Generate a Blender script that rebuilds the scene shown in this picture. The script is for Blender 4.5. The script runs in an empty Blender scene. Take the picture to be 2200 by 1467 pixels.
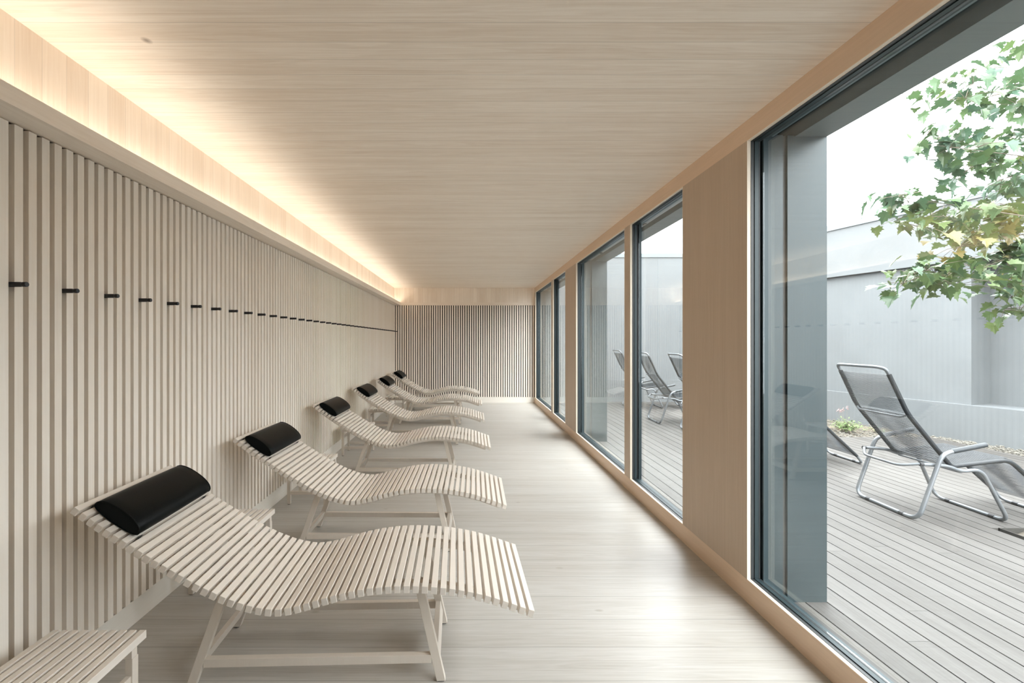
import bpy, bmesh, math, random
from mathutils import Vector, Matrix
random.seed(7)
S = bpy.context.scene
COL = S.collection
PI = math.pi

# ------------------------------------------------------------------ camera
F, CX, CY, H = 926.0, 1006.0, 731.0, 1.387     # focal length in px, principal point, eye height
cam_d = bpy.data.cameras.new('camera'); cam = bpy.data.objects.new('camera', cam_d); COL.objects.link(cam)
cam.location = (0, 0, H); cam.rotation_euler = (PI/2, 0, 0)
cam_d.sensor_width = 36; cam_d.lens = F/2200*36
cam_d.shift_x = (1100-CX)/2200; cam_d.shift_y = -(733.5-CY)/2200
cam_d.clip_start = 0.03
S.camera = cam
# ------------------------------------------------------------------ view, world
S.view_settings.view_transform = 'Standard'
S.view_settings.look = 'None'
S.view_settings.exposure = 2.42
S.view_settings.gamma = 1.0
S.view_settings.use_curve_mapping = False
SKY = 1.0
LED = 2.15
w = bpy.data.worlds.new('overcast_sky'); S.world = w; w.use_nodes = True
wn = w.node_tree.nodes; wl = w.node_tree.links
wn['Background'].inputs['Strength'].default_value = SKY
tc = wn.new('ShaderNodeTexCoord'); sp = wn.new('ShaderNodeSeparateXYZ'); rp = wn.new('ShaderNodeValToRGB')
wl.new(tc.outputs['Generated'], sp.inputs[0]); wl.new(sp.outputs['Z'], rp.inputs['Fac']); wl.new(rp.outputs['Color'], wn['Background'].inputs['Color'])
# overcast sky: the zenith is about three times as bright as the horizon
rp.color_ramp.elements[0].color = (1.45, 1.46, 1.475, 1); rp.color_ramp.elements[1].color = (3.35, 3.38, 3.43, 1)
rp.color_ramp.elements[0].position = 0.18
S.cycles.max_bounces = 14; S.cycles.diffuse_bounces = 9; S.cycles.glossy_bounces = 5
S.cycles.transparent_max_bounces = 24
S.cycles.sample_clamp_indirect = 6
S.cycles.use_denoising = True
S.cycles.caustics_reflective = False; S.cycles.caustics_refractive = False

# ------------------------------------------------------------------ helpers
class MB:
    def __init__(s): s.v = []; s.f = []; s.t = []; s.m = []
    def quadbox(s, c, tone=0.5, mat=0):
        """c: 8 corners, bottom ring 0-3 ccw, top ring 4-7"""
        n = len(s.v); s.v += [tuple(p) for p in c]
        for q in ((0,3,2,1),(4,5,6,7),(0,1,5,4),(1,2,6,5),(2,3,7,6),(3,0,4,7)):
            s.f.append(tuple(n+i for i in q)); s.t.append(tone); s.m.append(mat)
    def box(s, x0, x1, y0, y1, z0, z1, tone=0.5, mat=0):
        s.quadbox([(x0,y0,z0),(x1,y0,z0),(x1,y1,z0),(x0,y1,z0),(x0,y0,z1),(x1,y0,z1),(x1,y1,z1),(x0,y1,z1)], tone, mat)
    def beam(s, a, b, wx, wy, tone=0.5, mat=0):
        """bar from a to b cut level at both ends, section wx by wy"""
        a, b = Vector(a), Vector(b)
        c = []
        for p in (a, b):
            for dx, dy in ((-1,-1),(1,-1),(1,1),(-1,1)):
                c.append((p.x+dx*wx/2, p.y+dy*wy/2, p.z))
        s.quadbox(c, tone, mat)
    def poly(s, pts, tone=0.5, mat=0):
        n = len(s.v); s.v += [tuple(p) for p in pts]; s.f.append(tuple(range(n, n+len(pts)))); s.t.append(tone); s.m.append(mat)
    def tube(s, pts, r, seg=8, tone=0.5, mat=0, caps=True):
        pts = [Vector(p) for p in pts]; k = len(pts)
        rs = r if isinstance(r, (list, tuple)) else [r]*k
        T = []
        for i in range(k):
            d = (pts[min(i+1, k-1)]-pts[max(i-1, 0)]).normalized(); T.append(d)
        up = Vector((0,0,1)) if abs(T[0].z) < 0.9 else Vector((1,0,0))
        N = (up - T[0]*up.dot(T[0])).normalized()
        n0 = len(s.v)
        for i in range(k):
            if i: N = (N - T[i]*N.dot(T[i])).normalized()
            B = T[i].cross(N)
            for j in range(seg):
                a = 2*PI*j/seg
                s.v.append(tuple(pts[i] + (N*math.cos(a)+B*math.sin(a))*rs[i]))
        for i in range(k-1):
            for j in range(seg):
                a = n0+i*seg+j; b = n0+i*seg+(j+1) % seg
                s.f.append((a, b, b+seg, a+seg)); s.t.append(tone); s.m.append(mat)
        if caps:
            s.f.append(tuple(n0+j for j in reversed(range(seg)))); s.t.append(tone); s.m.append(mat)
            e = n0+(k-1)*seg
            s.f.append(tuple(e+j for j in range(seg))); s.t.append(tone); s.m.append(mat)
    def build(s, name, mats, parent=None, smooth=False, bevel=0.0, **props):
        me = bpy.data.meshes.new(name); me.from_pydata(s.v, [], s.f); me.update()
        at = me.attributes.new('tone', 'FLOAT', 'FACE'); at.data.foreach_set('value', s.t)
        me.polygons.foreach_set('material_index', s.m)
        for m in (mats if isinstance(mats, (list, tuple)) else [mats]): me.materials.append(m)
        bm = bmesh.new(); bm.from_mesh(me)
        bmesh.ops.recalc_face_normals(bm, faces=bm.faces)
        if bevel: bmesh.ops.bevel(bm, geom=list(bm.edges), offset=bevel, segments=1, affect='EDGES')
        bm.to_mesh(me); bm.free()
        if smooth:
            me.polygons.foreach_set('use_smooth', [True]*len(me.polygons))
            try: me.set_sharp_from_angle(angle=math.radians(40))
            except Exception: pass
        o = bpy.data.objects.new(name, me); COL.objects.link(o)
        if parent: o.parent = parent
        for k, v in props.items(): o[k] = v
        return o

def fillet(pts, r, n=5):
    """round the inner corners of a polyline"""
    pts = [Vector(p) for p in pts]; out = [pts[0]]
    for i in range(1, len(pts)-1):
        a, b, c = pts[i-1], pts[i], pts[i+1]
        rr = r[i] if isinstance(r, dict) and i in r else (0.05 if isinstance(r, dict) else r)
        l1 = min(rr, (a-b).length*0.48); l2 = min(rr, (c-b).length*0.48)
        p = b+(a-b).normalized()*l1; q = b+(c-b).normalized()*l2
        for k in range(n+1):
            t = k/n; out.append(p*(1-t)**2 + b*2*t*(1-t) + q*t*t)
    out.append(pts[-1]); return out

def thing(name, label, cat, loc=(0,0,0), rz=0.0, group=None):
    o = bpy.data.objects.new(name, None); COL.objects.link(o)
    o.empty_display_size = 0.1
    o.location = loc; o.rotation_euler = (0, 0, rz); o['label'] = label; o['category'] = cat
    if group: o['group'] = group
    return o
def tag(o, label, cat, group=None):
    o['label'] = label; o['category'] = cat
    if group: o['group'] = group
    return o
def dup(root, loc, rz, label):
    r = root.copy(); COL.objects.link(r); r.location = loc; r.rotation_euler = (0, 0, rz); r['label'] = label
    for ch in list(root.children):
        c = ch.copy(); COL.objects.link(c); c.parent = r
        for g in list(ch.children):
            d = g.copy(); COL.objects.link(d); d.parent = c
    return r
def srgb(r, g, b):
    f = lambda c: (c/255/12.92) if c/255 <= 0.04045 else ((c/255+0.055)/1.055)**2.4
    return (f(r), f(g), f(b), 1)

# ------------------------------------------------------------------ materials
def newmat(name):
    m = bpy.data.materials.new(name); m.use_nodes = True
    return m, m.node_tree.nodes, m.node_tree.links, m.node_tree.nodes['Principled BSDF']
def plain(name, col, rough=0.5, metal=0.0, spec=0.5, bump=None, var=0.0, vscale=8.0):
    m, N, L, P = newmat(name)
    P.inputs['Base Color'].default_value = tuple(col[:3])+(1,)
    P.inputs['Roughness'].default_value = rough; P.inputs['Metallic'].default_value = metal
    P.inputs['Specular IOR Level'].default_value = spec
    if var or bump:
        t = N.new('ShaderNodeTexCoord'); n = N.new('ShaderNodeTexNoise'); n.inputs['Scale'].default_value = vscale; n.inputs['Detail'].default_value = 6
        L.new(t.outputs['Object'], n.inputs['Vector'])
        if var:
            r = N.new('ShaderNodeValToRGB'); L.new(n.outputs['Fac'], r.inputs['Fac'])
            r.color_ramp.elements[0].position = 0.3; r.color_ramp.elements[1].position = 0.7
            r.color_ramp.elements[0].color = tuple(c*(1-var) for c in col[:3])+(1,); r.color_ramp.elements[1].color = tuple(min(1, c*(1+var)) for c in col[:3])+(1,)
            L.new(r.outputs['Color'], P.inputs['Base Color'])
        if bump:
            b = N.new('ShaderNodeBump'); b.inputs['Strength'].default_value = bump[0]; b.inputs['Distance'].default_value = bump[1]
            n2 = N.new('ShaderNodeTexNoise'); n2.inputs['Scale'].default_value = bump[2]; L.new(t.outputs['Object'], n2.inputs['Vector'])
            L.new(n2.outputs['Fac'], b.inputs['Height']); L.new(b.outputs['Normal'], P.inputs['Normal'])
    return m

def wood(name, light, dark, grain, board=None, rough=0.5, seam=0.75, seam_w=0.004, contrast=1.0, tonevar=0.12, spec=0.4, fine=60.0, knot=None, knots=False):
    """pale timber: grain runs along axis `grain` (0,1,2); board = (axis, pitch, phase) for jointed boards"""
    m, N, L, P = newmat(name)
    P.inputs['Roughness'].default_value = rough; P.inputs['Specular IOR Level'].default_value = spec
    t = N.new('ShaderNodeTexCoord'); sep = N.new('ShaderNodeSeparateXYZ'); L.new(t.outputs['Object'], sep.inputs[0])
    def math_(op, a, b=None, c=None):
        n = N.new('ShaderNodeMath'); n.operation = op
        for i, x in enumerate((a, b, c)):
            if x is None: continue
            if isinstance(x, (int, float)): n.inputs[i].default_value = x
            else: L.new(x, n.inputs[i])
        return n.outputs[0]
    attr = N.new('ShaderNodeAttribute'); attr.attribute_name = 'tone'
    tone = attr.outputs['Fac']; rnd = tone; fr = None
    if board:
        ax, pitch, phase = board
        q = math_('DIVIDE', math_('SUBTRACT', sep.outputs[ax], phase), pitch)
        wnz = N.new('ShaderNodeTexWhiteNoise'); wnz.noise_dimensions = '1D'; L.new(math_('FLOOR', q), wnz.inputs['W'])
        rnd = wnz.outputs['Value']; fr = math_('FRACT', q)
    comb = N.new('ShaderNodeCombineXYZ')
    off = math_('MULTIPLY', rnd, 37.0)
    for i in range(3):
        L.new(math_('ADD', math_('MULTIPLY', sep.outputs[i], 0.9 if i == grain else 16.0), off), comb.inputs[i])
    n1 = N.new('ShaderNodeTexNoise'); n1.inputs['Scale'].default_value = 1.0; n1.inputs['Detail'].default_value = 5; n1.inputs['Roughness'].default_value = 0.55
    n1.inputs['Distortion'].default_value = 0.35
    L.new(comb.outputs[0], n1.inputs['Vector'])
    # growth rings: contour bands of the slow noise
    bands = math_('ABSOLUTE', math_('SUBTRACT', math_('FRACT', math_('MULTIPLY', n1.outputs['Fac'], 9.0)), 0.5))
    comb2 = N.new('ShaderNodeCombineXYZ')
    for i in range(3):
        L.new(math_('ADD', math_('MULTIPLY', sep.outputs[i], 1.6 if i == grain else fine*2.2), off), comb2.inputs[i])
    n2 = N.new('ShaderNodeTexNoise'); n2.inputs['Scale'].default_value = 1.0; n2.inputs['Detail'].default_value = 3; L.new(comb2.outputs[0], n2.inputs['Vector'])
    g = math_('ADD', math_('MULTIPLY', math_('SUBTRACT', n2.outputs['Fac'], 0.5), 0.9*contrast), math_('MULTIPLY', math_('SUBTRACT', n1.outputs['Fac'], 0.5), 0.9*contrast))
    g = math_('ADD', g, math_('MULTIPLY', math_('SUBTRACT', bands, 0.25), 0.45*contrast))
    g = math_('ADD', g, math_('MULTIPLY', math_('SUBTRACT', rnd, 0.5), tonevar*4))
    g = math_('ADD', g, 0.40)
    if knots:
        v = N.new('ShaderNodeTexVoronoi'); v.inputs['Scale'].default_value = 1.0; v.inputs['Randomness'].default_value = 1.0
        c3 = N.new('ShaderNodeCombineXYZ')
        for i in range(3): L.new(math_('MULTIPLY', sep.outputs[i], 2.0 if i == grain else 4.2), c3.inputs[i])
        L.new(c3.outputs[0], v.inputs['Vector'])
        kn = math_('MAXIMUM', math_('SUBTRACT', 0.055, v.outputs['Distance']), 0.0)
        g = math_('ADD', g, math_('MULTIPLY', kn, 22.0))
    ramp = N.new('ShaderNodeValToRGB'); L.new(g, ramp.inputs['Fac'])
    ramp.color_ramp.elements[0].color = tuple(light)+(1,); ramp.color_ramp.elements[1].color = tuple(dark)+(1,)
    col = ramp.outputs['Color']
    if knot:
        d = N.new('ShaderNodeVectorMath'); d.operation = 'DISTANCE'
        L.new(t.outputs['Object'], d.inputs[0]); d.inputs[1].default_value = knot
        mr = N.new('ShaderNodeMapRange'); L.new(d.outputs['Value'], mr.inputs['Value'])
        mr.inputs['From Min'].default_value = 0.004; mr.inputs['From Max'].default_value = 0.022; mr.inputs['To Min'].default_value = 0.7; mr.inputs['To Max'].default_value = 0
        mk = N.new('ShaderNodeMix'); mk.data_type = 'RGBA'; L.new(mr.outputs[0], mk.inputs[0]); L.new(col, mk.inputs[6]); mk.inputs[7].default_value = (0.20, 0.12, 0.07, 1)
        col = mk.outputs[2]
    if fr is not None and seam < 1:
        # narrow joint between boards
        e = math_('MULTIPLY', math_('MINIMUM', fr, math_('SUBTRACT', 1.0, fr)), board[1])
        mr = N.new('ShaderNodeMapRange'); L.new(e, mr.inputs['Value']); mr.inputs['From Min'].default_value = seam_w*0.35; mr.inputs['From Max'].default_value = seam_w*0.6
        mr.inputs['To Min'].default_value = seam; mr.inputs['To Max'].default_value = 1.0
        mu = N.new('ShaderNodeMix'); mu.data_type = 'RGBA'; mu.blend_type = 'MULTIPLY'; mu.inputs[0].default_value = 1.0
        L.new(col, mu.inputs[6]); L.new(mr.outputs[0], mu.inputs[7]); col = mu.outputs[2]
    L.new(col, P.inputs['Base Color'])
    b = N.new('ShaderNodeBump'); b.inputs['Strength'].default_value = 0.06; b.inputs['Distance'].default_value = 0.002
    L.new(n2.outputs['Fac'], b.inputs['Height']); L.new(b.outputs['Normal'], P.inputs['Normal'])
    return m

W_L, W_D = (0.97, 0.88, 0.775), (0.83, 0.715, 0.595)
M = {}
M['ceil'] = wood('whitewashed_ceiling_boards', W_L, W_D, 0, (1, 0.104, 0.02), rough=0.55, seam=0.80, seam_w=0.003, contrast=1.7, tonevar=0.07, knot=(-1.25, 1.675, 2.552))
M['plank_v'] = wood('upright_wall_boards', W_L, W_D, 2, (1, 0.101, 0.045), rough=0.5, seam=0.86, seam_w=0.003, tonevar=0.13)
M['plank_vx'] = wood('upright_end_wall_boards', W_L, W_D, 2, (0, 0.101, 0.0), rough=0.5, seam=0.86, seam_w=0.003, tonevar=0.13)
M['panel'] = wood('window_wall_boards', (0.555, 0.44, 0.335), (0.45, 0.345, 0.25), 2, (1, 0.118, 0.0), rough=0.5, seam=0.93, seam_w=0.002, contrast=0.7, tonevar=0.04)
M['rail_y'] = wood('long_rail_timber', (0.78, 0.60, 0.45), (0.65, 0.49, 0.35), 1, None, rough=0.5, contrast=0.7, tonevar=0.03)
M['fascia'] = wood('cove_fascia_timber', (0.95, 0.885, 0.80), (0.81, 0.725, 0.63), 1, None, rough=0.5, contrast=0.9, tonevar=0.03)
M['rail_x'] = wood('end_wall_rail_timber', W_L, W_D, 0, None, rough=0.5, contrast=0.7, tonevar=0.03)
M['base'] = wood('skirting_timber', (0.88, 0.85, 0.79), (0.79, 0.745, 0.67), 1, None, rough=0.5, contrast=0.5, tonevar=0.03)
M['slat'] = wood('wall_slat_timber', (0.98, 0.93, 0.86), (0.86, 0.775, 0.67), 2, None, rough=0.5, contrast=0.7, tonevar=0.09)
M['lining'] = wood('window_lining_timber', (0.90, 0.82, 0.70), (0.78, 0.67, 0.54), 2, None, rough=0.45, contrast=0.8, tonevar=0.03)
M['floor'] = wood('soaped_softwood_floor', (0.48, 0.467, 0.44), (0.355, 0.328, 0.288), 0, (1, 0.193, 0.019), rough=0.36, seam=0.72, seam_w=0.004, contrast=1.2, tonevar=0.06, knots=True, spec=0.5)
M['chair'] = wood('pale_lounger_timber', (0.75, 0.70, 0.64), (0.65, 0.59, 0.52), 1, None, rough=0.45, contrast=0.35, tonevar=0.07)
M['leg'] = wood('pale_leg_timber', (0.68, 0.625, 0.555), (0.60, 0.535, 0.465), 2, None, rough=0.45, contrast=0.35, tonevar=0.03)
M['deck'] = wood('weathered_larch_decking', (0.092, 0.087, 0.081), (0.045, 0.041, 0.037), 1, None, rough=0.6, contrast=1.1, tonevar=0.10, fine=40)
M['rear'] = plain('light_absorbing_rear_wall', (0.10, 0.075, 0.055), 0.6)  # dark only to soak up light behind the camera, no stain
M['felt'] = plain('black_wall_felt', (0.008, 0.007, 0.006), 0.95, spec=0.1)
M['gasket'] = plain('dark_window_frame', (0.045, 0.05, 0.052), 0.4, spec=0.5)
M['metal'] = plain('grey_metal_cladding', (0.028, 0.046, 0.052), 0.38, metal=0.15)
M['soffit_lit'] = plain('lit_grey_soffit_metal', (0.17, 0.215, 0.232), 0.45, metal=0.1)  # same cladding metal, lightened to paint in light missing under the header
M['railwrap'] = plain('dark_grey_cord_wrapping', (0.014, 0.018, 0.022), 0.5, bump=(0.4, 0.002, 300.0))
M['metal_d'] = plain('dark_blind_slot', (0.05, 0.048, 0.044), 0.6)
M['metal_l'] = plain('light_blind_rail', (0.42, 0.45, 0.46), 0.35, metal=0.3)
M['alu'] = plain('brushed_aluminium_tube', (0.19, 0.205, 0.22), 0.38, metal=0.4)
M['cord'] = plain('dark_grey_pvc_cord', (0.026, 0.034, 0.041), 0.42)
M['cap'] = plain('dark_plastic_glide', (0.03, 0.03, 0.033), 0.5)
M['peg'] = plain('black_lacquered_metal', (0.012, 0.012, 0.013), 0.38)
M['peg_end'] = plain('dark_blue_grey_peg_end', (0.035, 0.042, 0.05), 0.45)
M['leather'] = plain('black_leather', (0.002, 0.0032, 0.0032), 0.38, spec=0.10, bump=(0.12, 0.002, 260.0))
M['strap'] = plain('black_elastic_strap', (0.01, 0.01, 0.01), 0.7)
M['concrete'] = plain('pale_fair_faced_concrete', (0.138, 0.149, 0.155), 0.75, var=0.05, vscale=2.2, bump=(0.15, 0.01, 14.0))
M['coping'] = plain('zinc_coping', (0.15, 0.175, 0.187), 0.45, metal=0.2)
M['soil'] = plain('stony_soil', (0.105, 0.092, 0.073), 0.95, var=0.35, vscale=20, bump=(0.8, 0.03, 30.0))
M['pebble'] = plain('grey_pebbles', (0.125, 0.118, 0.10), 0.85, var=0.3, vscale=9)
M['ground'] = plain('dark_subsoil', (0.12, 0.11, 0.10), 0.95)
M['roof'] = plain('roof_covering', (0.3, 0.3, 0.3), 0.9)
M['bark'] = plain('grey_brown_bark', (0.17, 0.14, 0.11), 0.85, var=0.3, vscale=20)
M['herb'] = plain('fresh_green_leaf', (0.14, 0.23, 0.07), 0.55, var=0.3, vscale=30)
M['bloom'] = plain('dusty_pink_flower', (0.33, 0.19, 0.18), 0.7)
M['straw'] = plain('dry_stalk', (0.26, 0.22, 0.16), 0.8)

def leafmat():
    m, N, L, P = newmat('maple_leaf')
    a = N.new('ShaderNodeAttribute'); a.attribute_name = 'tone'
    r = N.new('ShaderNodeValToRGB'); L.new(a.outputs['Fac'], r.inputs['Fac'])
    e = r.color_ramp.elements; e[0].position = 0.0; e[0].color = (0.056, 0.115, 0.076, 1); e[1].position = 1.0; e[1].color = (0.225, 0.175, 0.055, 1)
    x = r.color_ramp.elements.new(0.35); x.color = (0.078, 0.14, 0.056, 1)
    x = r.color_ramp.elements.new(0.7); x.color = (0.125, 0.172, 0.046, 1)
    L.new(r.outputs['Color'], P.inputs['Base Color']); P.inputs['Roughness'].default_value = 0.35
    tr = N.new('ShaderNodeBsdfTranslucent'); L.new(r.outputs['Color'], tr.inputs['Color'])
    mx = N.new('ShaderNodeMixShader'); mx.inputs[0].default_value = 0.22
    L.new(P.outputs[0], mx.inputs[1]); L.new(tr.outputs[0], mx.inputs[2]); L.new(mx.outputs[0], N['Material Output'].inputs['Surface'])
    return m
M['leaf'] = leafmat()

def glassmat():
    m, N, L, P = newmat('window_glass'); N.remove(P)
    geo = N.new('ShaderNodeNewGeometry'); mp = N.new('ShaderNodeMapRange'); L.new(geo.outputs['Backfacing'], mp.inputs['Value'])
    n = 1.55
    mp.inputs['To Min'].default_value = n; mp.inputs['To Max'].default_value = 1/n
    fr = N.new('ShaderNodeFresnel'); L.new(mp.outputs[0], fr.inputs['IOR'])
    tr = N.new('ShaderNodeBsdfTransparent'); tr.inputs['Color'].default_value = (0.98, 1.0, 1.0, 1)
    gl = N.new('ShaderNodeBsdfGlossy'); gl.inputs['Roughness'].default_value = 0.0; gl.inputs['Color'].default_value = (0.92, 0.97, 1.0, 1)
    mx = N.new('ShaderNodeMixShader'); L.new(fr.outputs[0], mx.inputs[0]); L.new(tr.outputs[0], mx.inputs[1]); L.new(gl.outputs[0], mx.inputs[2])
    L.new(mx.outputs[0], N['Material Output'].inputs['Surface'])
    return m
M['glass'] = glassmat()
def ledmat():
    m, N, L, P = newmat('warm_led_diffuser'); N.remove(P)
    e = N.new('ShaderNodeEmission'); e.inputs['Color'].default_value = (1.0, 0.92, 0.80, 1); e.inputs['Strength'].default_value = LED
    L.new(e.outputs[0], N['Material Output'].inputs['Surface']); return m
M['led'] = ledmat()

# ------------------------------------------------------------------ room dimensions (metres)
YB, YR = 9.586, -1.31            # end wall (slat fronts), wall behind the camera
XL, XUP, XR = -1.625, -1.642, 1.476
ZC = 2.552                       # ceiling
XO = 1.90                        # outer face of the window wall
def struct(o): o['kind'] = 'structure'; return o

mb = MB(); mb.box(-1.70, XR+0.02, YR-0.1, YB+0.10, -0.08, 0.0)
struct(mb.build('floor', M['floor']))
mb = MB(); mb.box(-1.70, XR+0.03, YR-0.1, YB+0.10, ZC, ZC+0.04)
struct(mb.build('ceiling', M['ceil']))
mb = MB(); mb.box(-1.95, XO+0.02, YR-0.35, YB+0.35, ZC+0.30, ZC+0.42); mb.box(-1.95, XR+0.03, YR-0.35, YB+0.35, ZC+0.041, ZC+0.30)
struct(mb.build('roof_slab', M['roof']))

# left wall: timber slats on black felt, boards above the cove
mb = MB()
mb.box(-1.95, XL-0.042, YR-0.3, YB+0.3, -0.08, 2.167, mat=1)
mb.box(-1.95, XUP, YR-0.3, YB+0.3, 2.167, ZC+0.04, mat=2)
y = 1.5434
while y > YR+0.05: y -= 0.05
while y < YB-0.02:
    mb.box(XL-0.041, XL, y, y+0.030, 0.122, 2.161, tone=random.random(), mat=0); y += 0.05
struct(mb.build('wall_left', [M['slat'], M['felt'], M['plank_v']]))
mb = MB(); mb.box(XL-0.04, XL-0.008, YR, YB, 0.0, 0.118)
struct(mb.build('baseboard_left', M['base']))
# cove ledge and its fascia
mb = MB(); mb.box(XUP-0.02, -1.512, YR, YB, 2.167, 2.178); mb.box(-1.530, -1.512, YR, YB, 2.178, 2.2325)
struct(mb.build('trim_1', M['fascia']))
# LED profile in the cove
led = thing('cove_light', 'warm light strip hidden in the cove along the slatted side wall', 'light', (-1.595, (YR+YB)/2, 2.178))
mb = MB(); ln = (YB-YR)/2-0.03
mb.box(-0.026, 0.026, -ln, ln, 0, 0.006); mb.build('aluminium_profile', M['alu'], led)
mb = MB(); mb.box(-0.024, 0.024, -ln, ln, 0.006, 0.010); mb.build('light_diffuser', M['led'], led)

# end wall
mb = MB()
mb.box(-1.95, 1.9, YB+0.042, YB+0.3, -0.08, ZC+0.3, mat=1)
mb.box(-1.70, XR+0.02, YB+0.004, YB+0.042, 2.2275, ZC+0.02, mat=2)
x = XL+0.012
while x < XR-0.03:
    mb.box(x, x+0.030, YB, YB+0.041, 0.124, 2.163, tone=random.random(), mat=0); x += 0.04993
struct(mb.build('wall_back', [M['slat'], M['felt'], M['plank_vx']]))
mb = MB(); mb.box(-1.512, XR, YB-0.006, YB+0.04, 2.1665, 2.2265); mb.box(-1.70, -1.512, YB+0.004, YB+0.04, 2.1665, 2.2265)
struct(mb.build('trim_2', M['rail_x']))
mb = MB(); mb.box(XL, XR, YB-0.004, YB+0.04, 0.0, 0.122)
struct(mb.build('baseboard_back', M['base']))
mb = MB(); mb.box(-1.95, 1.9, YR-0.3, YR, -0.08, ZC+0.3)
struct(mb.build('wall_front', M['rear']))  # unseen wall, drawn close and darkened to hold back frontal light

# right wall: header, kerb, solid piers, posts
ZH, ZS = 2.444, 0.121
bays = [(-0.652, 2.283), (2.965, 5.900), (6.555, 9.482)]
mb = MB()
mb.box(XR, XR+0.018, YR, YB, ZH, ZC+0.03, mat=1)          # timber header board
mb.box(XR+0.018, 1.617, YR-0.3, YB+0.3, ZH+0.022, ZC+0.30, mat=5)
mb.box(1.617, 1.729, YR-0.3, YB+0.3, ZC+0.12, ZC+0.30, mat=3)
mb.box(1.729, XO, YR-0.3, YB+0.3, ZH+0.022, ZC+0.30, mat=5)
mb.box(XR, XR+0.018, YR, YB, 0.0, ZS, mat=1)               # timber kerb
mb.box(XR+0.018, 1.570, YR-0.3, YB+0.3, -0.08, ZS-0.022, mat=2)
piers = [(YR-0.3, bays[0][0])] + [(bays[i][1], bays[i+1][0]) for i in range(2)] + [(bays[2][1], YB+0.3)]
for a, b in piers:
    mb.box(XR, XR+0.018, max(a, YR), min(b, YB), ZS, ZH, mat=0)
    mb.box(XR+0.0182, 1.667, a, b, ZS-0.03, ZH+0.03, mat=2)
    mb.box(1.667, 1.691, a+0.012, b-0.012, -0.05, ZH+0.03, mat=3)
    mb.box(1.691, XO, a, b, 0.0, ZH+0.03, mat=2)
    mb.box(1.5702, 1.667, a, b, 0.0, ZS-0.03, mat=2)
POST = 0.965
for a, b in bays:
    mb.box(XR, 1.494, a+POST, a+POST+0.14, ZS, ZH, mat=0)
    mb.box(1.494, 1.570, a+POST+0.002, a+POST+0.138, ZS, ZH, mat=4)
struct(mb.build('wall_right', [M['panel'], M['rail_y'], M['metal'], M['metal_d'], M['gasket'], M['soffit_lit']]))

# windows: timber lining, dark frame, pane
k = 0
for a, b in bays:
    for (y0, y1) in ((a, a+POST), (a+POST+0.14, b)):
        k += 1
        wr = bpy.data.objects.new('window_%d' % k, None); COL.objects.link(wr); wr['kind'] = 'structure'
        wr.location = (0, 0, 0)
        def ring(x0, x1, y0, y1, z0, z1, t, name, mat):
            m_ = MB()
            m_.box(x0, x1, y0, y1, z0, z0+t); m_.box(x0, x1, y0, y1, z1-t, z1)
            m_.box(x0, x1, y0, y0+t, z0+t, z1-t); m_.box(x0, x1, y1-t, y1, z0+t, z1-t)
            return m_.build(name, mat, wr, kind='structure')
        ring(XR-0.0005, 1.4945, y0, y1, ZS, ZH, 0.003, 'timber_lining', M['lining'])
        ring(1.4945, 1.512, y0, y1, ZS, ZH, 0.005, 'dark_inner_frame', M['gasket'])
        ring(1.512, 1.534, y0, y1, ZS, ZH, 0.009, 'grey_frame_bead', M['metal'])
        ring(1.534, 1.5395, y0, y1, ZS, ZH, 0.010, 'dark_glazing_seal', M['gasket'])
        ring(1.5485, 1.570, y0, y1, ZS-0.02, ZH+0.022, 0.024, 'grey_outer_frame', M['metal'])
        m_ = MB(); m_.box(1.540, 1.548, y0+0.03, y1-0.03, ZS+0.01, ZH-0.01)
        m_.build('glass_pane', M['glass'], wr, kind='structure')
# blind bottom rails parked in the slot
for (a, b), lab in zip(bays[1:], ('light grey blind rail parked above the middle pair of windows', 'light grey blind rail parked above the farthest pair of windows')):
    br = thing('blind_rail', lab, 'blind', (1.655, (a+b)/2, ZH+0.06), group='blind rails above the windows')
    m_ = MB(); hl = (b-a)/2-0.03; m_.box(-0.030, 0.025, -hl, hl, -0.025, 0.0); m_.build('bottom_rail', M['metal_l'], br, bevel=0.003)
    for yy in (-hl+1.05, hl-0.5):
        m_ = MB(); m_.box(-0.012, 0.012, yy-0.02, yy+0.02, -0.035, -0.0255); m_.build('clip', M['gasket'], br)
    m_ = MB(); m_.box(-0.027, 0.022, -hl, hl, 0.0, 0.12); m_.build('slat_stack', M['metal'], br)

# ------------------------------------------------------------------ outside: deck, soil, concrete walls
PIT = (3.92, 4.95, 2.15, 3.187)
mb = MB(); px0 = 1.9045-0.1155*2-0.1155
x = px0
while x < 6.6:
    x1 = x+0.1080
    ymax = 9.72 if x1 < 5.0 else 6.19
    segs = []; y = -5.2 + random.random()*3
    cuts = [-5.5]
    while y < ymax: cuts.append(y); y += random.choice((3.0, 3.6, 4.2))
    cuts.append(ymax)
    for c0, c1 in zip(cuts[:-1], cuts[1:]):
        t = random.random()
        if x1 > PIT[0] and x < PIT[1]-0.02:
            for d0, d1 in ((c0, min(c1, PIT[2])), (max(c0, PIT[3]), c1)):
                if d1-d0 > 0.02: mb.box(x, x1, d0, d1-0.002, -0.024, 0.0, t)
        else: mb.box(x, x1, c0, c1-0.002, -0.024, 0.0, t)
    x += 0.1155
struct(mb.build('deck_floor', M['deck']))
mb = MB(); mb.box(1.3, 14, -8, 16, -0.22, -0.16)
struct(mb.build('ground', M['ground']))
# metal edge round the tree pit
mb = MB(); a, b, c, d = PIT
mb.box(a, a+0.006, c, d, -0.15, 0.0015); mb.box(b-0.006, b, c, d, -0.15, 0.0015); mb.box(a, b, d-0.006, d, -0.15, 0.0015); mb.box(a, b, c, c+0.006, -0.15, 0.0015)
struct(mb.build('trim_3', M['metal_d']))

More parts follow.
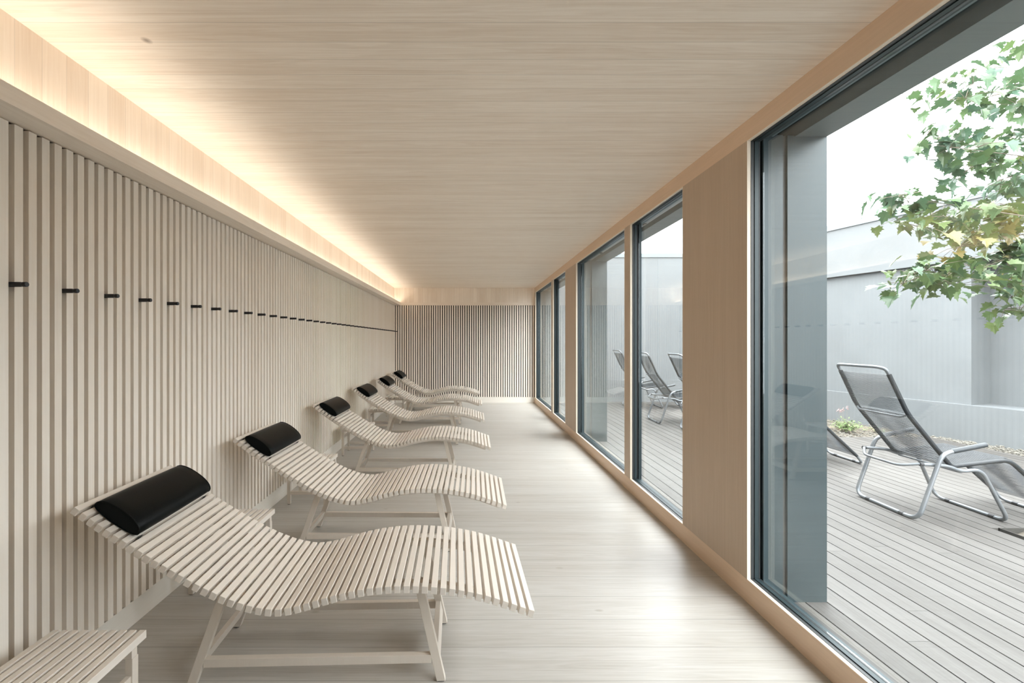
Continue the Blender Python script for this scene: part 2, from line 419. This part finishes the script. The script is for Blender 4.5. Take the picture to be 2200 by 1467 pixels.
WD = Vector((-0.289, 1.0, 0)).normalized(); WN = Vector((WD.y, -WD.x, 0)); P0 = Vector((6.81, 6.40, 0))
def wp(s, n, z): p = P0+WD*s+WN*n; return (p.x, p.y, z)
def wbox(mb, s0, s1, n0, n1, z0, z1, mat=0):
    mb.quadbox([wp(s0,n0,z0), wp(s0,n1,z0), wp(s1,n1,z0), wp(s1,n0,z0), wp(s0,n0,z1), wp(s0,n1,z1), wp(s1,n1,z1), wp(s1,n0,z1)], 0.5, mat)
mb = MB()
s_r = -0.44
wbox(mb, -14, 4.0, 0.0, 0.9, -0.2, 0.487)
wbox(mb, s_r, 4.0, 0.07, 0.8, 0.487, 2.507)
wbox(mb, -14, s_r, 0.50, 0.9, 0.487, 2.507)
wbox(mb, -4.6, -4.1, 0.07, 0.8, 0.487, 2.507)
wbox(mb, -14, 4.0, 0.0, 0.9, 2.507, 3.33)
wbox(mb, -14, 4.0, -0.02, 0.92, 3.33, 3.43, 1)
struct(mb.build('garden_wall_side', [M['concrete'], M['coping']]))
mb = MB()
mb.box(1.3, 6.3, 9.74, 10.5, -0.2, 0.487); mb.box(1.3, 6.3, 9.80, 10.5, 0.487, 3.27); mb.box(1.3, 6.3, 9.78, 10.52, 3.27, 3.36, mat=1)
for xx in (3.05, 4.31, 5.57):      # formwork joints
    mb.box(xx, xx+0.008, 9.797, 9.80, 0.487, 3.27, mat=1)
struct(mb.build('garden_wall_far', [M['concrete'], M['coping']]))

# soil bed between deck and walls
def bed(name, x0, x1, y0, y1, z, nx, ny, amp):
    mb = MB(); g = [[(x0+((min(x1, 6.80-0.289*(y0+(y1-y0)*j/ny-6.4)) if x1 > 5.2 else x1)-x0)*i/nx, y0+(y1-y0)*j/ny, z+random.uniform(-amp, amp)) for i in range(nx+1)] for j in range(ny+1)]
    n = len(mb.v)
    for r in g: mb.v += r
    for j in range(ny):
        for i in range(nx):
            a = j*(nx+1)+i; mb.f.append((a, a+1, a+nx+2, a+nx+1)); mb.t.append(0.5); mb.m.append(0)
    return mb.build(name, M['soil'], smooth=True)
o = bed('planting_soil', 5.0, 12.0, -4, 9.735, -0.03, 90, 260, 0.018); o['kind'] = 'stuff'; o['label'] = 'stony soil of the planting bed along the concrete garden walls'; o['category'] = 'soil'
o = bed('pit_soil', PIT[0]+0.008, PIT[1]-0.008, PIT[2]+0.008, PIT[3]-0.008, -0.030, 30, 30, 0.015); o['kind'] = 'stuff'; o['label'] = 'brown soil in the square tree pit cut into the deck'; o['category'] = 'soil'
mb = MB()
PH = [(-1,0,0),(1,0,0),(0,-1,0),(0,1,0),(0,0,-1),(0,0,1)]
PF = [(0,2,5),(2,1,5),(1,3,5),(3,0,5),(2,0,4),(1,2,4),(3,1,4),(0,3,4)]
def pebble(x, y, z, r):
    n = len(mb.v); a = random.random()*6
    for p in PH:
        q = (p[0]*r*random.uniform(.8, 1.3), p[1]*r*random.uniform(.7, 1.1), p[2]*r*0.6)
        mb.v.append((x+q[0]*math.cos(a)-q[1]*math.sin(a), y+q[0]*math.sin(a)+q[1]*math.cos(a), z+q[2]))
    t = random.random()
    for f in PF: mb.f.append(tuple(n+i for i in f)); mb.t.append(t); mb.m.append(0)
for i in range(5200):
    yy = random.uniform(3.5, 9.6); xw = 6.81-0.289*(yy-6.4)
    lo = 5.02 if yy > 6.2 else 6.62
    if xw-lo < 0.03: continue
    pebble(random.uniform(lo, xw-0.02), yy, random.uniform(-0.03, 0.0), random.choice((0.007, 0.010, 0.012, 0.016, 0.021)))
for i in range(260): pebble(random.uniform(PIT[0]+.05, PIT[1]-.05), random.uniform(PIT[2]+.05, PIT[3]-.05), random.uniform(-0.03, -0.018), random.choice((0.006, 0.009, 0.013)))
o = mb.build('gravel', M['pebble'], smooth=True); o['kind'] = 'stuff'; o['label'] = 'loose grey gravel scattered over the soil beside the deck'; o['category'] = 'gravel'

# ------------------------------------------------------------------ wooden loungers
PROF = [(0.006,.764),(.058,.724),(.116,.680),(.18,.638),(.239,.599),(.296,.562),(.36,.522),(.423,.484),(.491,.446),(.548,.416),(.612,.389),(.681,.370),(.730,.364),(.76,.365),
        (.791,.3695),(.828,.3775),(.862,.387),(.897,.3975),(.929,.407),(.966,.417),(1.001,.4255),(1.036,.433),(1.073,.439),(1.108,.4435),(1.142,.4465),(1.177,.4485),(1.212,.4495),
        (1.25,.4495),(1.287,.448),(1.32,.446),(1.358,.443),(1.393,.439),(1.428,.4345),(1.463,.428),(1.497,.4205),(1.533,.4125),(1.566,.404),(1.60,.393),(1.636,.380),(1.672,.3665),(1.707,.354),(1.729,.347)]
# resample by arc length
def resample(P, ds):
    out = []; L = [0]
    for a, b in zip(P[:-1], P[1:]): L.append(L[-1]+math.hypot(b[0]-a[0], b[1]-a[1]))
    s = 0
    def at(s):
        for i in range(len(P)-1):
            if L[i+1] >= s: t = (s-L[i])/(L[i+1]-L[i]); return (P[i][0]+(P[i+1][0]-P[i][0])*t, P[i][1]+(P[i+1][1]-P[i][1])*t)
        return P[-1]
    return at, L[-1]
_sm = PROF[:]
for _ in range(3):
    _sm = [_sm[0]]+[((_sm[i-1][0]+2*_sm[i][0]+_sm[i+1][0])/4, (_sm[i-1][1]+2*_sm[i][1]+_sm[i+1][1])/4) for i in range(1, len(_sm)-1)]+[_sm[-1]]
at, LEN = resample(_sm, 0.0355)
LW = 0.545         # slat length (width of the lounger)
def tang(s):
    a, b = at(max(0, s-0.02)), at(min(LEN, s+0.02)); d = Vector((b[0]-a[0], b[1]-a[1])).normalized(); return d
def make_lounger(label, loc, rz):
    t = thing('wooden_lounger', label, 'lounger', loc, rz, 'pale slatted loungers in a row along the slatted wall')
    mb = MB(); s = 0.0; pitch = LEN/52.45
    for k in range(53):
        s = k*pitch; c = at(s+0.0115); d = tang(s+0.0115); n = Vector((-d.y, d.x))
        hw = 0.0118; th = 0.028
        q = []
        for (e, f_) in ((-hw, -th), (hw, -th), (hw, 0), (-hw, 0)):
            q.append((c[0]+d.x*e+n.x*f_, c[1]+d.y*e+n.y*f_))
        c8 = [(q[0][0], 0, q[0][1]), (q[1][0], 0, q[1][1]), (q[1][0], LW, q[1][1]), (q[0][0], LW, q[0][1]),
              (q[3][0], 0, q[3][1]), (q[2][0], 0, q[2][1]), (q[2][0], LW, q[2][1]), (q[3][0], LW, q[3][1])]
        mb.quadbox(c8, random.random())
    mb.build('slatted_seat', M['chair'], t, bevel=0.0012)
    # curved side rails under the slats
    for v in (0.075, LW-0.105):
        mb = MB(); n_ = 44; rows = []
        for i in range(n_+1):
            s = 0.03+(LEN-0.06)*i/n_; c = at(s); d = tang(s); nn = Vector((-d.y, d.x))
            rows.append([(c[0]+nn.x*f_, y_, c[1]+nn.y*f_) for (f_, y_) in ((-0.0282, v), (-0.0282, v+0.026), (-0.058, v+0.026), (-0.058, v))])
        n0 = len(mb.v)
        for r in rows: mb.v += r
        for i in range(n_):
            for j in range(4):
                a = n0+i*4+j; b = n0+i*4+(j+1) % 4; mb.f.append((a, b, b+4, a+4)); mb.t.append(0.4); mb.m.append(0)
        mb.f.append((n0, n0+1, n0+2, n0+3)); mb.t.append(.4); mb.m.append(0)
        e = n0+n_*4; mb.f.append((e+3, e+2, e+1, e)); mb.t.append(.4); mb.m.append(0)
        mb.build('curved_side_rail', M['chair'], t)
    # legs: splayed, outside the rails
    VL = (0.100, LW-0.075)
    legs = []
    for (ub, ut) in ((0.372, 0.512), (1.372, 1.278)):
        zt = at(0)[1]
        # height under slats at ut
        zz = min((abs(at(s_/200*LEN)[0]-ut), at(s_/200*LEN)[1]) for s_ in range(201))[1]-0.033
        for v in VL:
            mb = MB(); mb.beam((ub, v+0.013 if v < .2 else v+0.0, 0.004), (ut, v+0.013 if v < .2 else v+0.0, zz), 0.036, 0.026, 0.5)
            lg = mb.build('leg', M['leg'], t, bevel=0.0012)
            m2 = MB(); m2.box(ub-0.012, ub+0.012, (v+0.013 if v < .2 else v)-0.009, (v+0.013 if v < .2 else v)+0.009, 0.0, 0.004); m2.build('foot_glide', M['cap'], lg)
    ya, yb = VL[0]+0.013, VL[1]
    def xat(ub, ut, zt, z): return ub+(ut-ub)*z/zt
    # long stretchers
    for v in (ya, yb):
        mb = MB(); xl0, xl1 = 0.372+0.140*0.09/0.41, 1.372-0.094*0.09/0.42
        mb.box(xl0+0.019, xl1-0.019, v-0.012, v+0.012, 0.077, 0.110, 0.5)
        mb.build('stretcher', M['leg'], t, bevel=0.001)
    for (ub, ut, zt, sg) in ((0.372, 0.512, 0.41, 1), (1.372, 1.278, 0.42, -1)):
        k_ = (ut-ub)/zt
        mb = MB(); z0, z1 = 0.068, 0.118; c = []
        for z in (z0, z1):
            xc = ub+k_*z
            c += [(xc-0.012, ya+0.014, z), (xc+0.012, ya+0.014, z), (xc+0.012, yb-0.014, z), (xc-0.012, yb-0.014, z)]
        mb.quadbox(c, 0.6); mb.build('crossbar', M['leg'], t, bevel=0.001)
    return t
LG = [  # near head corner (x, y), turn, label
    (-1.479, 1.611, 0.028, 'pale slatted wooden lounger nearest the camera, biggest in the row'),
    (-1.492, 2.747, -0.0145, 'pale slatted wooden lounger second from the camera, its feet just beyond the nearest lounger'),
    (-1.515, 4.205, -0.010, 'pale slatted wooden lounger third from the camera, in the middle of the row'),
    (-1.520, 5.650, -0.010, 'pale slatted wooden lounger fourth from the camera, third before the end wall'),
    (-1.508, 7.040, -0.006, 'pale slatted wooden lounger fifth from the camera, one before the end wall'),
    (-1.503, 8.380, -0.003, 'pale slatted wooden lounger farthest away, against the dark striped end wall')]
L0 = None
for x, y, r, lab in LG:
    if L0 is None: L0 = make_lounger(lab, (x, y, 0), r)
    else: dup(L0, (x, y, 0), r, lab)

# black head cushions
def make_cushion(label, loc, rz):
    t = thing('head_cushion', label, 'cushion', loc, rz, 'black head cushions on the wooden loungers')
    s0, s1 = 0.038, 0.240; a, b = Vector(at(s0)), Vector(at(s1)); d = (b-a).normalized(); n = Vector((-d.y, d.x)); Lc = (b-a).length
    v0, v1 = 0.038, LW-0.030; NS = 30
    def sec(k, infl):
        th = 2*PI*k/NS; cx = math.cos(th); sx = math.sin(th)
        u = Lc/2*(1+math.copysign(abs(cx)**0.92, cx)*infl)
        h = 0.024 + (0.038*abs(sx)**0.9*infl if sx > 0 else -0.0215*abs(sx)**0.8*infl)
        return u, h
    mb = MB(); rings = []
    for (v, infl) in ((v0+0.002, 0.93), (v0, 0.965), (v0+0.006, 1.0), (v0+0.05, 1.012), ((v0+v1)/2, 1.02), (v1-0.05, 1.012), (v1-0.006, 1.0), (v1, 0.965), (v1-0.002, 0.93)):
        r = []
        for k in range(NS):
            u, h = sec(k, infl); p = a+d*u+n*h; r.append((p.x, v, p.y))
        rings.append(r)
    for r in rings: mb.v += r
    for i in range(len(rings)-1):
        for j in range(NS):
            A = i*NS+j; B = i*NS+(j+1) % NS; mb.f.append((A, B, B+NS, A+NS)); mb.t.append(.5); mb.m.append(0)
    mb.f.append(tuple(range(NS))); mb.t.append(.5); mb.m.append(0)
    e = (len(rings)-1)*NS; mb.f.append(tuple(e+j for j in reversed(range(NS)))); mb.t.append(.5); mb.m.append(0)
    body = mb.build('cushion_body', M['leather'], t, smooth=True)
    for v in (v0+0.001, v1-0.001):
        mb = MB(); pts = []
        for k in range(NS+1):
            u, h = sec(k % NS, 0.99); p = a+d*u+n*h; pts.append((p.x, v, p.y))
        mb.tube(pts, 0.0022, 5, caps=False); mb.build('piping', M['leather'], t, smooth=True)
    for v in (v0+0.012, v1-0.035):
        mb = MB()
        for s_ in (0.0296, 0.2425):
            c = Vector(at(s_)); p, q = c+n*0.004, c-n*0.030
            mb.quadbox([(q.x-.0012, v, q.y), (q.x+.0012, v, q.y), (q.x+.0012, v+.022, q.y), (q.x-.0012, v+.022, q.y), (p.x-.0012, v, p.y), (p.x+.0012, v, p.y), (p.x+.0012, v+.022, p.y), (p.x-.0012, v+.022, p.y)])
        A, B = Vector(at(0.0296))-n*0.0305, Vector(at(0.2425))-n*0.0305
        mb.quadbox([(A.x, v, A.y-.002), (B.x, v, B.y-.002), (B.x, v+.022, B.y-.002), (A.x, v+.022, A.y-.002), (A.x, v, A.y), (B.x, v, B.y), (B.x, v+.022, B.y), (A.x, v+.022, A.y)])
        mb.build('strap', M['strap'], t)
    return t
CN = ['black leather head cushion on the lounger nearest the camera', 'black leather head cushion on the second lounger from the camera',
      'black leather head cushion on the third lounger from the camera', 'black leather head cushion on the fourth lounger from the camera',
      'black leather head cushion on the fifth lounger, one before the last', 'small looking black head cushion on the farthest lounger by the striped end wall']
C0 = None
for (x, y, r, _), lab in zip(LG, CN):
    if C0 is None: C0 = make_cushion(lab, (x, y, 0), r)
    else: dup(C0, (x, y, 0), r, lab)

# ------------------------------------------------------------------ slatted side tables
TW, TD, TZ = 0.334, 0.350, 0.350
def make_table(label, loc):
    t = thing('side_table', label, 'table', loc, 0, 'low slatted side tables between the loungers')
    mb = MB()
    for k in range(10):
        x = k*0.0345; mb.box(x, x+0.0235, 0, TD, TZ-0.028, TZ, random.random())
    mb.build('slatted_top', M['chair'], t, bevel=0.0012)
    for y in (0.040, TD-0.066):
        mb = MB(); mb.box(0.001, TW-0.001, y, y+0.024, TZ-0.058, TZ-0.0284); mb.build('top_rail', M['leg'], t, bevel=0.001)
    for x in (0.001, TW-0.027):
        for y in (0.038, TD-0.064):
            mb = MB(); mb.box(x, x+0.026, y, y+0.027, 0.004, TZ-0.0585); lg = mb.build('leg', M['leg'], t, bevel=0.001)
            m2 = MB(); m2.box(x+.004, x+0.022, y+.004, y+0.022, 0, 0.004); m2.build('foot_glide', M['cap'], lg)
        mb = MB(); mb.box(x+0.004, x+0.022, 0.0655, TD-0.0645, 0.208, 0.234); mb.build('side_stretcher', M['leg'], t, bevel=0.001)
    for y in (0.042, TD-0.060):
        mb = MB(); mb.box(0.0275, TW-0.0275, y, y+0.018, 0.083, 0.110); mb.build('cross_stretcher', M['leg'], t, bevel=0.001)
    return t
TB = [(-1.487, 1.195, 'low slatted wooden side table at the near left corner of the room'),
      (-1.525, 2.306, 'low slatted wooden side table half hidden behind the nearest lounger'),
      (-1.530, 3.600, 'low slatted wooden side table between the second and third loungers'),
      (-1.520, 5.130, 'low slatted wooden side table between the third and fourth loungers'),
      (-1.517, 6.510, 'low slatted wooden side table between the fourth and fifth loungers'),
      (-1.510, 7.830, 'low slatted wooden side table between the fifth and farthest loungers')]
T0 = None
for x, y, lab in TB:
    if T0 is None: T0 = make_table(lab, (x, y, 0))
    else: dup(T0, (x, y, 0), 0, lab)

# ------------------------------------------------------------------ coat pegs
ones = ['', 'first', 'second', 'third', 'fourth', 'fifth', 'sixth', 'seventh', 'eighth', 'ninth', 'tenth', 'eleventh', 'twelfth', 'thirteenth', 'fourteenth', 'fifteenth', 'sixteenth', 'seventeenth', 'eighteenth', 'nineteenth']
def ordw(n):
    if n < 20: return ones[n]
    tn = {2: ('twentieth', 'twenty'), 3: ('thirtieth', 'thirty'), 4: ('fortieth', 'forty')}[n//10]
    return tn[0] if n % 10 == 0 else tn[1]+'-'+ones[n % 10]
p0 = None; NP = 41
for k in range(NP):
    lab = 'black round coat peg, %s from the left in the row on the slatted wall' % ordw(k+1)
    if k == NP-1: lab = 'black round coat peg, last of the row, next to the end wall'
    loc = (XL, 1.5334+0.2*k, 1.586)
    if k == NP-1 and loc[1] > YB-0.02: break
    if p0 is None:
        p0 = thing('coat_peg', lab, 'peg', loc, 0, 'coat pegs along the slatted side wall')
        mb = MB()
        prof = [(-0.040, .009), (0.034, .009), (0.036, .0078), (0.040, .0078), (0.042, .009), (0.054, .009), (0.055, .0083)]
        mb.tube([(a, 0, 0) for a, _ in prof], [r for _, r in prof], 20); mb.build('peg_pin', M['peg'], p0, smooth=True)
        mb = MB(); mb.tube([(0.0551, 0, 0), (0.0558, 0, 0)], [0.0075, 0.0070], 20); mb.build('peg_end_disc', M['peg_end'], p0, smooth=True)
    else: dup(p0, loc, 0, lab)

# ------------------------------------------------------------------ outdoor tubular chaises
def make_chaise(label, loc, rz):
    t = thing('cord_chaise', label, 'lounge chair', loc, rz, 'grey cord chaise longues on the deck')
    R = [(-.115, 1.125), (.022, .818), (.335, .415), (.745, .476), (1.135, .10)]
    hw = 0.238; r = 0.0125
    rail = fillet([(x, 0, z) for x, z in R], {1: .06, 2: .03, 3: .07})
    for sy in (-1, 1):
        mb = MB(); mb.tube([(p.x, sy*hw, p.z) for p in rail], r*1.25, 10); mb.build('cord_wrapped_rail', M['railwrap'], t, smooth=True)
    # head bow and foot bow
    mb = MB()
    pts = fillet([(-.113, -hw, 1.120), (-.135, -hw, 1.165), (-.165, -hw+.05, 1.178), (-.165, hw-.05, 1.178), (-.135, hw, 1.165), (-.113, hw, 1.120)], .035)
    mb.tube(pts, r, 10); mb.build('head_bow', M['alu'], t, smooth=True)
    mb = MB()
    pts = fillet([(1.13, -hw, .106), (1.20, -hw, .015), (1.20, hw, .015), (1.13, hw, .106)], .06)
    mb.tube(pts, r, 10); fb = mb.build('foot_bow', M['alu'], t, smooth=True)
    mb = MB(); 
    for sy in (-1, 1): mb.tube([(1.20, sy*.13-.02, .015), (1.20, sy*.13+.02, .015)], .0148, 10)
    mb.build('plastic_glide', M['cap'], fb, smooth=True)
    # cords, front and back strand of each loop
    def cords(a, b, name):
        mb = MB(); A, B = Vector(a), Vector(b); L_ = (B-A).length; n = int(L_/0.0120); d = (B-A).normalized(); nn = Vector((-d.y, d.x))
        for i in range(1, n):
            c = A+(B-A)*(i/n)
            for sg in (-1, 1):
                q = c+nn*sg*0.0145+d*(0.0035*sg)
                sag = 0.004*sg
                mb.tube([(q.x, -hw, q.y), (q.x-nn.x*sag, 0, q.y-nn.y*sag), (q.x, hw, q.y)], 0.0021, 4, random.random(), caps=False)
        return mb.build(name, M['cord'], t, smooth=True)
    cords(R[0], R[1], 'upper_backrest_cords'); cords(R[1], R[2], 'lower_backrest_cords'); cords(R[2], R[3], 'seat_cords'); cords(R[3], R[4], 'footrest_cords')
    # cross tubes
    for (x, z, ins) in ((.022, .80, .01), (.722, .452, .01)):
        mb = MB(); mb.tube(fillet([(x, -hw, z+.012), (x-.012, -hw+.04, z-.014), (x-.012, hw-.04, z-.014), (x, hw, z+.012)], .03), .008, 8)
        mb.build('cross_tube', M['alu'], t, smooth=True)
    # rear U legs with arm stubs
    ow = 0.288
    pts = [(.53, -ow, .598), (.27, -ow, .538), (.215, -ow, .50), (.055, -ow, .0155), (.055, ow, .0155), (.215, ow, .50), (.27, ow, .538), (.53, ow, .598)]
    mb = MB(); mb.tube(fillet(pts, {1: .05, 2: .06, 3: .085, 4: .085, 5: .06, 6: .05}, 7), .0150, 12); rl = mb.build('rear_leg_tube', M['alu'], t, smooth=True)
    for sy in (-1, 1):
        mb = MB(); mb.tube([(.295, sy*ow, .5437), (.30, sy*ow, .5450), (.53, sy*ow, .598), (.533, sy*ow, .5987)], [.0160, .0185, .0185, .0155], 12); mb.build('armrest', M['cord'], t, smooth=True)
        mb = MB(); mb.tube([(.055, sy*.155-.018, .0155), (.055, sy*.155+.018, .0155)], .0175, 12); mb.build('plastic_glide', M['cap'], rl, smooth=True)
    # front U legs with side tubes running back
    pts = [(.10, -ow+.03, .435), (.29, -ow+.03, .425), (.385, -ow+.03, .385), (.53, -ow+.03, .405), (.705, -ow+.01, .0140), (.705, ow-.01, .0140), (.53, ow-.03, .405), (.385, ow-.03, .385), (.29, ow-.03, .425), (.10, ow-.03, .435)]
    mb = MB(); mb.tube(fillet(pts, {1: .05, 2: .04, 3: .075, 4: .08, 5: .08, 6: .075, 7: .04, 8: .05}, 7), .0135, 12); fl = mb.build('front_leg_tube', M['alu'], t, smooth=True)
    for sy in (-1, 1):
        mb = MB(); mb.tube([(.705, sy*.165-.018, .014), (.705, sy*.165+.018, .014)], .0162, 12); mb.build('plastic_glide', M['cap'], fl, smooth=True)
        mb = MB(); mb.tube([(.090, sy*(ow-.03), .4353), (.115, sy*(ow-.03), .4340)], .0150, 10); mb.build('clamp', M['cap'], t, smooth=True)
        mb = MB(); pts = [(.10+.05*k_, sy*(ow-.045), .43-.004*k_) for k_ in range(0)]
    # bent back support
    mb = MB(); mb.tube(fillet([(.10, -ow+.03, .437), (.0, -ow+.10, .405), (.0, ow-.16, .405), (.10, ow-.03, .437)], .05), .0105, 10); mb.build('back_support_tube', M['alu'], t, smooth=True)
    mb = MB(); mb.tube(fillet([(.385, -ow+.03, .378), (.44, -ow+.10, .362), (.44, ow-.10, .362), (.385, ow-.03, .378)], .05), .008, 8); mb.build('seat_support_tube', M['alu'], t, smooth=True)
    return t
CH = [(3.40, 3.58, -0.07, 'grey cord chaise longue in full view through the big near window'),
      (3.20, 5.08, -0.04, 'grey cord chaise longue mostly hidden by the near window pier, only its foot end showing'),
      (3.27, 6.52, -0.05, 'grey cord chaise longue cut off by the wide timber pier, right of its pair'),
      (3.12, 7.38, -0.05, 'grey cord chaise longue wholly seen through the middle narrow window'),
      (3.25, 9.02, -0.05, 'grey cord chaise longue farthest off, seen beyond the window post')]
H0 = None
for x, y, r, lab in CH:
    if H0 is None: H0 = make_chaise(lab, (x, y, 0), r)
    else: dup(H0, (x, y, 0), r, lab)

# ------------------------------------------------------------------ maple tree
def at3(px, py, Y): return Vector(((px-CX)*Y/F, Y, H-(py-CY)*Y/F))
tr = thing('maple_tree', 'young maple tree with green and yellowing lobed leaves reaching over the deck', 'tree', (4.45, 2.65, -0.06))
off = Vector((4.45, 2.65, -0.06))
mb = MB()
tk = [(4.45,2.65,-.06),(4.46,2.66,.4),(4.44,2.68,1.2),(4.47,2.7,2.0),(4.45,2.74,2.8),(4.5,2.76,3.6),(4.47,2.8,4.4)]
mb.tube([Vector(p)-off for p in tk], [.06,.052,.046,.038,.030,.02,.008], 10); mb.build('trunk', M['bark'], tr, smooth=True)
TRK = [Vector(p) for p in tk]
def trunk_at(z):
    for a, b in zip(TRK[:-1], TRK[1:]):
        if b.z >= z: return a+(b-a)*((z-a.z)/(b.z-a.z))
    return TRK[-1]
CL = [(2185,114,2.9,.35),(2097,148,2.85,.3),(2090,181,2.85,.25),(2074,211,2.8,.2),(2021,177,2.8,.3),(2147,203,2.9,.2),(2181,186,3.0,.25),(2190,226,2.9,.3),(2120,210,3.0,.2),
      (1976,308,2.7,.05),(2030,262,2.75,.35),(2052,278,2.8,.3),(2014,300,2.75,.15),(2042,318,2.8,.1),(2067,334,2.85,.3),(2097,317,2.9,.35),(2122,300,2.95,.45),(2150,320,3.0,.25),(2181,300,2.9,.2),(2122,350,2.9,.2),(2071,372,2.8,.15),(2100,362,2.9,.1),
      (2156,384,3.0,.1),(2147,410,3.1,.15),(2190,350,3.1,.15),(2180,395,3.0,.15),(1890,427,2.7,.1),(1928,422,2.75,.2),(1953,435,2.8,.2),(1983,439,2.8,.15),(1966,460,2.8,.5),(1970,486,2.8,.65),(2025,465,2.85,.2),(2000,462,2.85,.25),(2050,470,2.9,.3),
      (2071,462,2.9,.5),(2097,452,2.95,.55),(2130,448,2.95,.65),(2164,444,3.0,.7),(2190,460,3.0,.8),(2050,498,2.9,.7),(2097,507,2.95,.7),(2120,480,2.95,.75),(2135,494,3.0,.85),(2164,490,3.0,.9),(2190,505,3.0,.85),(2061,530,2.85,.9),(2110,520,2.95,.6),(2156,524,3.0,.5),(2190,530,3.0,.4),
      (1942,608,2.75,.3),(1966,587,2.8,.4),(1990,582,2.8,.4),(2008,587,2.8,.45),(2033,591,2.85,.45),(2063,579,2.9,.4),(2092,575,2.9,.4),(2008,610,2.8,.5),(2052,613,2.85,.6),(2173,553,3.0,.35),(2150,560,3.0,.35),(2200,560,3.0,.35),(2162,615,2.9,.45),(2173,638,2.9,.45),(2160,663,2.9,.5),(2190,668,2.9,.45),(2195,610,2.9,.3)]
for i in range(60):   # crown beyond the picture
    CL.append((random.uniform(2215, 2600), random.uniform(-150, 620), random.uniform(2.3, 3.3), random.random()))
LEAF = [(0,0),(.12,-.03),(.38,-.12),(.36,.04),(.56,.14),(.44,.26),(.56,.46),(.38,.44),(.30,.56),(.20,.52),(.24,.74),(.12,.76),(0,1.0)]
LEAF = LEAF+[(-x, y) for x, y in reversed(LEAF[1:-1])]
lf = MB(); tw = MB()
def leaf(p, size, tone):
    yaw = random.uniform(0, 2*PI); tip = random.uniform(-1.25, 0.1); roll = random.uniform(-.5, .5)
    Rm = Matrix.Rotation(yaw, 3, 'Z') @ Matrix.Rotation(tip, 3, 'X') @ Matrix.Rotation(roll, 3, 'Y')
    fold = random.uniform(.05, .45)
    pts = [p-off+Rm @ Vector((x*size, y*size, abs(x)*size*fold-(y*y)*size*.25)) for x, y in LEAF]
    n = len(lf.v); lf.v += [tuple(q) for q in pts]
    c = (0, .22); cp = p-off+Rm @ Vector((0, .25*size, -.0*size)); lf.v.append(tuple(cp)); k = len(pts)
    for i in range(k):
        lf.f.append((n+i, n+(i+1) % k, n+k)); lf.t.append(min(1, max(0, tone+random.uniform(-.02, .02)))); lf.m.append(0)
for i, (px, py, Y, tn) in enumerate(CL):
    c = at3(px, py, Y)
    base = trunk_at(max(0.8, c.z-0.35*(4.4-c.x)*0.4-0.15))
    mid = base*.45+c*.55+Vector((random.uniform(-.04, .04), random.uniform(-.05, .05), .06))
    if i % 9 == 0 or i > 66: tw.tube([base-off, base*.75+c*.25+Vector((0,random.uniform(-.1,.1),.10))-off, mid+Vector((0,0,random.uniform(-.03,.08)))-off, c-off], [.010, .006, .0035, .0014], 5)
    elif i: tw.tube([CLP-off, (CLP+c)*.5+Vector((0,0,.03))-off, c-off], [.002, .002, .0014], 4)
    CLP = c
    cnt = 1 if px < 1900 or (px, py) == (1976, 308) else random.choice((10, 12, 14))
    sp_ = 0.0 if cnt == 1 else .062
    for j in range(cnt):
        q = c+Vector((random.gauss(0, sp_), random.gauss(0, .09 if cnt > 1 else 0), random.gauss(0, sp_*.75)))
        leaf(q, random.uniform(.055, .100), tn+random.gauss(0, .12))
        if j % 2 == 0 and cnt > 1: tw.tube([c-off, (c+q)*.5+Vector((0,0,.012))-off, q-off], [.0018, .0014, .001], 4)
tw.build('branches', M['bark'], tr, smooth=True)
lf.build('foliage', M['leaf'], tr)

# ------------------------------------------------------------------ small plants in the bed
def plant(name, label, loc, n, h, rad, flower=0, dry=0):
    t = thing(name, label, 'plant', loc)
    mb = MB(); fl = MB(); st = MB()
    for i in range(n):
        a = random.random()*2*PI; rr = rad*math.sqrt(random.random()); hh = h*random.uniform(.5, 1)*(1-.5*rr/rad)
        top = Vector((math.cos(a)*rr, math.sin(a)*rr, hh)); st.tube([(0, 0, 0), (top.x*.5, top.y*.5, hh*.6), top], [.002, .0015, .001], 4)
        for j in range(7):
            f = random.uniform(.35, 1); p = Vector((top.x*f, top.y*f, hh*f)); s = random.uniform(.018, .034)
            Rm = Matrix.Rotation(random.random()*6.3, 3, 'Z') @ Matrix.Rotation(random.uniform(-.6, .9), 3, 'X')
            mb.poly([p+Rm @ Vector(v) for v in ((0,0,0), (s*.35, s*.5, .002), (0, s*1.2, 0), (-s*.35, s*.5, .002))], random.random())
    for i in range(flower):
        p = Vector((random.uniform(-.5, .3)*rad, random.uniform(-.3, .3)*rad, h*random.uniform(1.15, 1.4)))
        st.tube([(p.x*.6, p.y, 0), p], [.002, .0012], 4)
        for j in range(12):
            q = p+Vector((random.gauss(0, .01), random.gauss(0, .01), random.gauss(0, .014)))
            s = .009; fl.poly([q+Vector((-s, 0, 0)), q+Vector((0, -s, s)), q+Vector((s, 0, 0)), q+Vector((0, s, s))])
    for i in range(dry):
        a = random.random()*2*PI; l = rad*random.uniform(.6, 1.6)
        st.tube([(0, 0, 0), (math.cos(a)*l*.5, math.sin(a)*l*.5, .06), (math.cos(a)*l, math.sin(a)*l, random.uniform(0, .05))], [.003, .002, .0012], 4)
    if n: mb.build('foliage', M['herb'], t)
    if flower: fl.build('flower_heads', M['bloom'], t)
    st.build('stems', M['straw'], t)
    return t
plant('flowering_shrub', 'small bright green plant with pink flower heads in the stony bed', (5.80, 6.62, -0.02), 90, .27, .23, 4, 26)
plant('creeping_plant', 'sparse low plant at the edge of the near window pier, beside the green one', (5.42, 6.85, -0.02), 22, .25, .16, 3, 16)
plant('dry_tuft', 'low tuft of dry stalks in the bed right of the green plant', (6.25, 6.6, -0.02), 8, .10, .16, 0, 34)
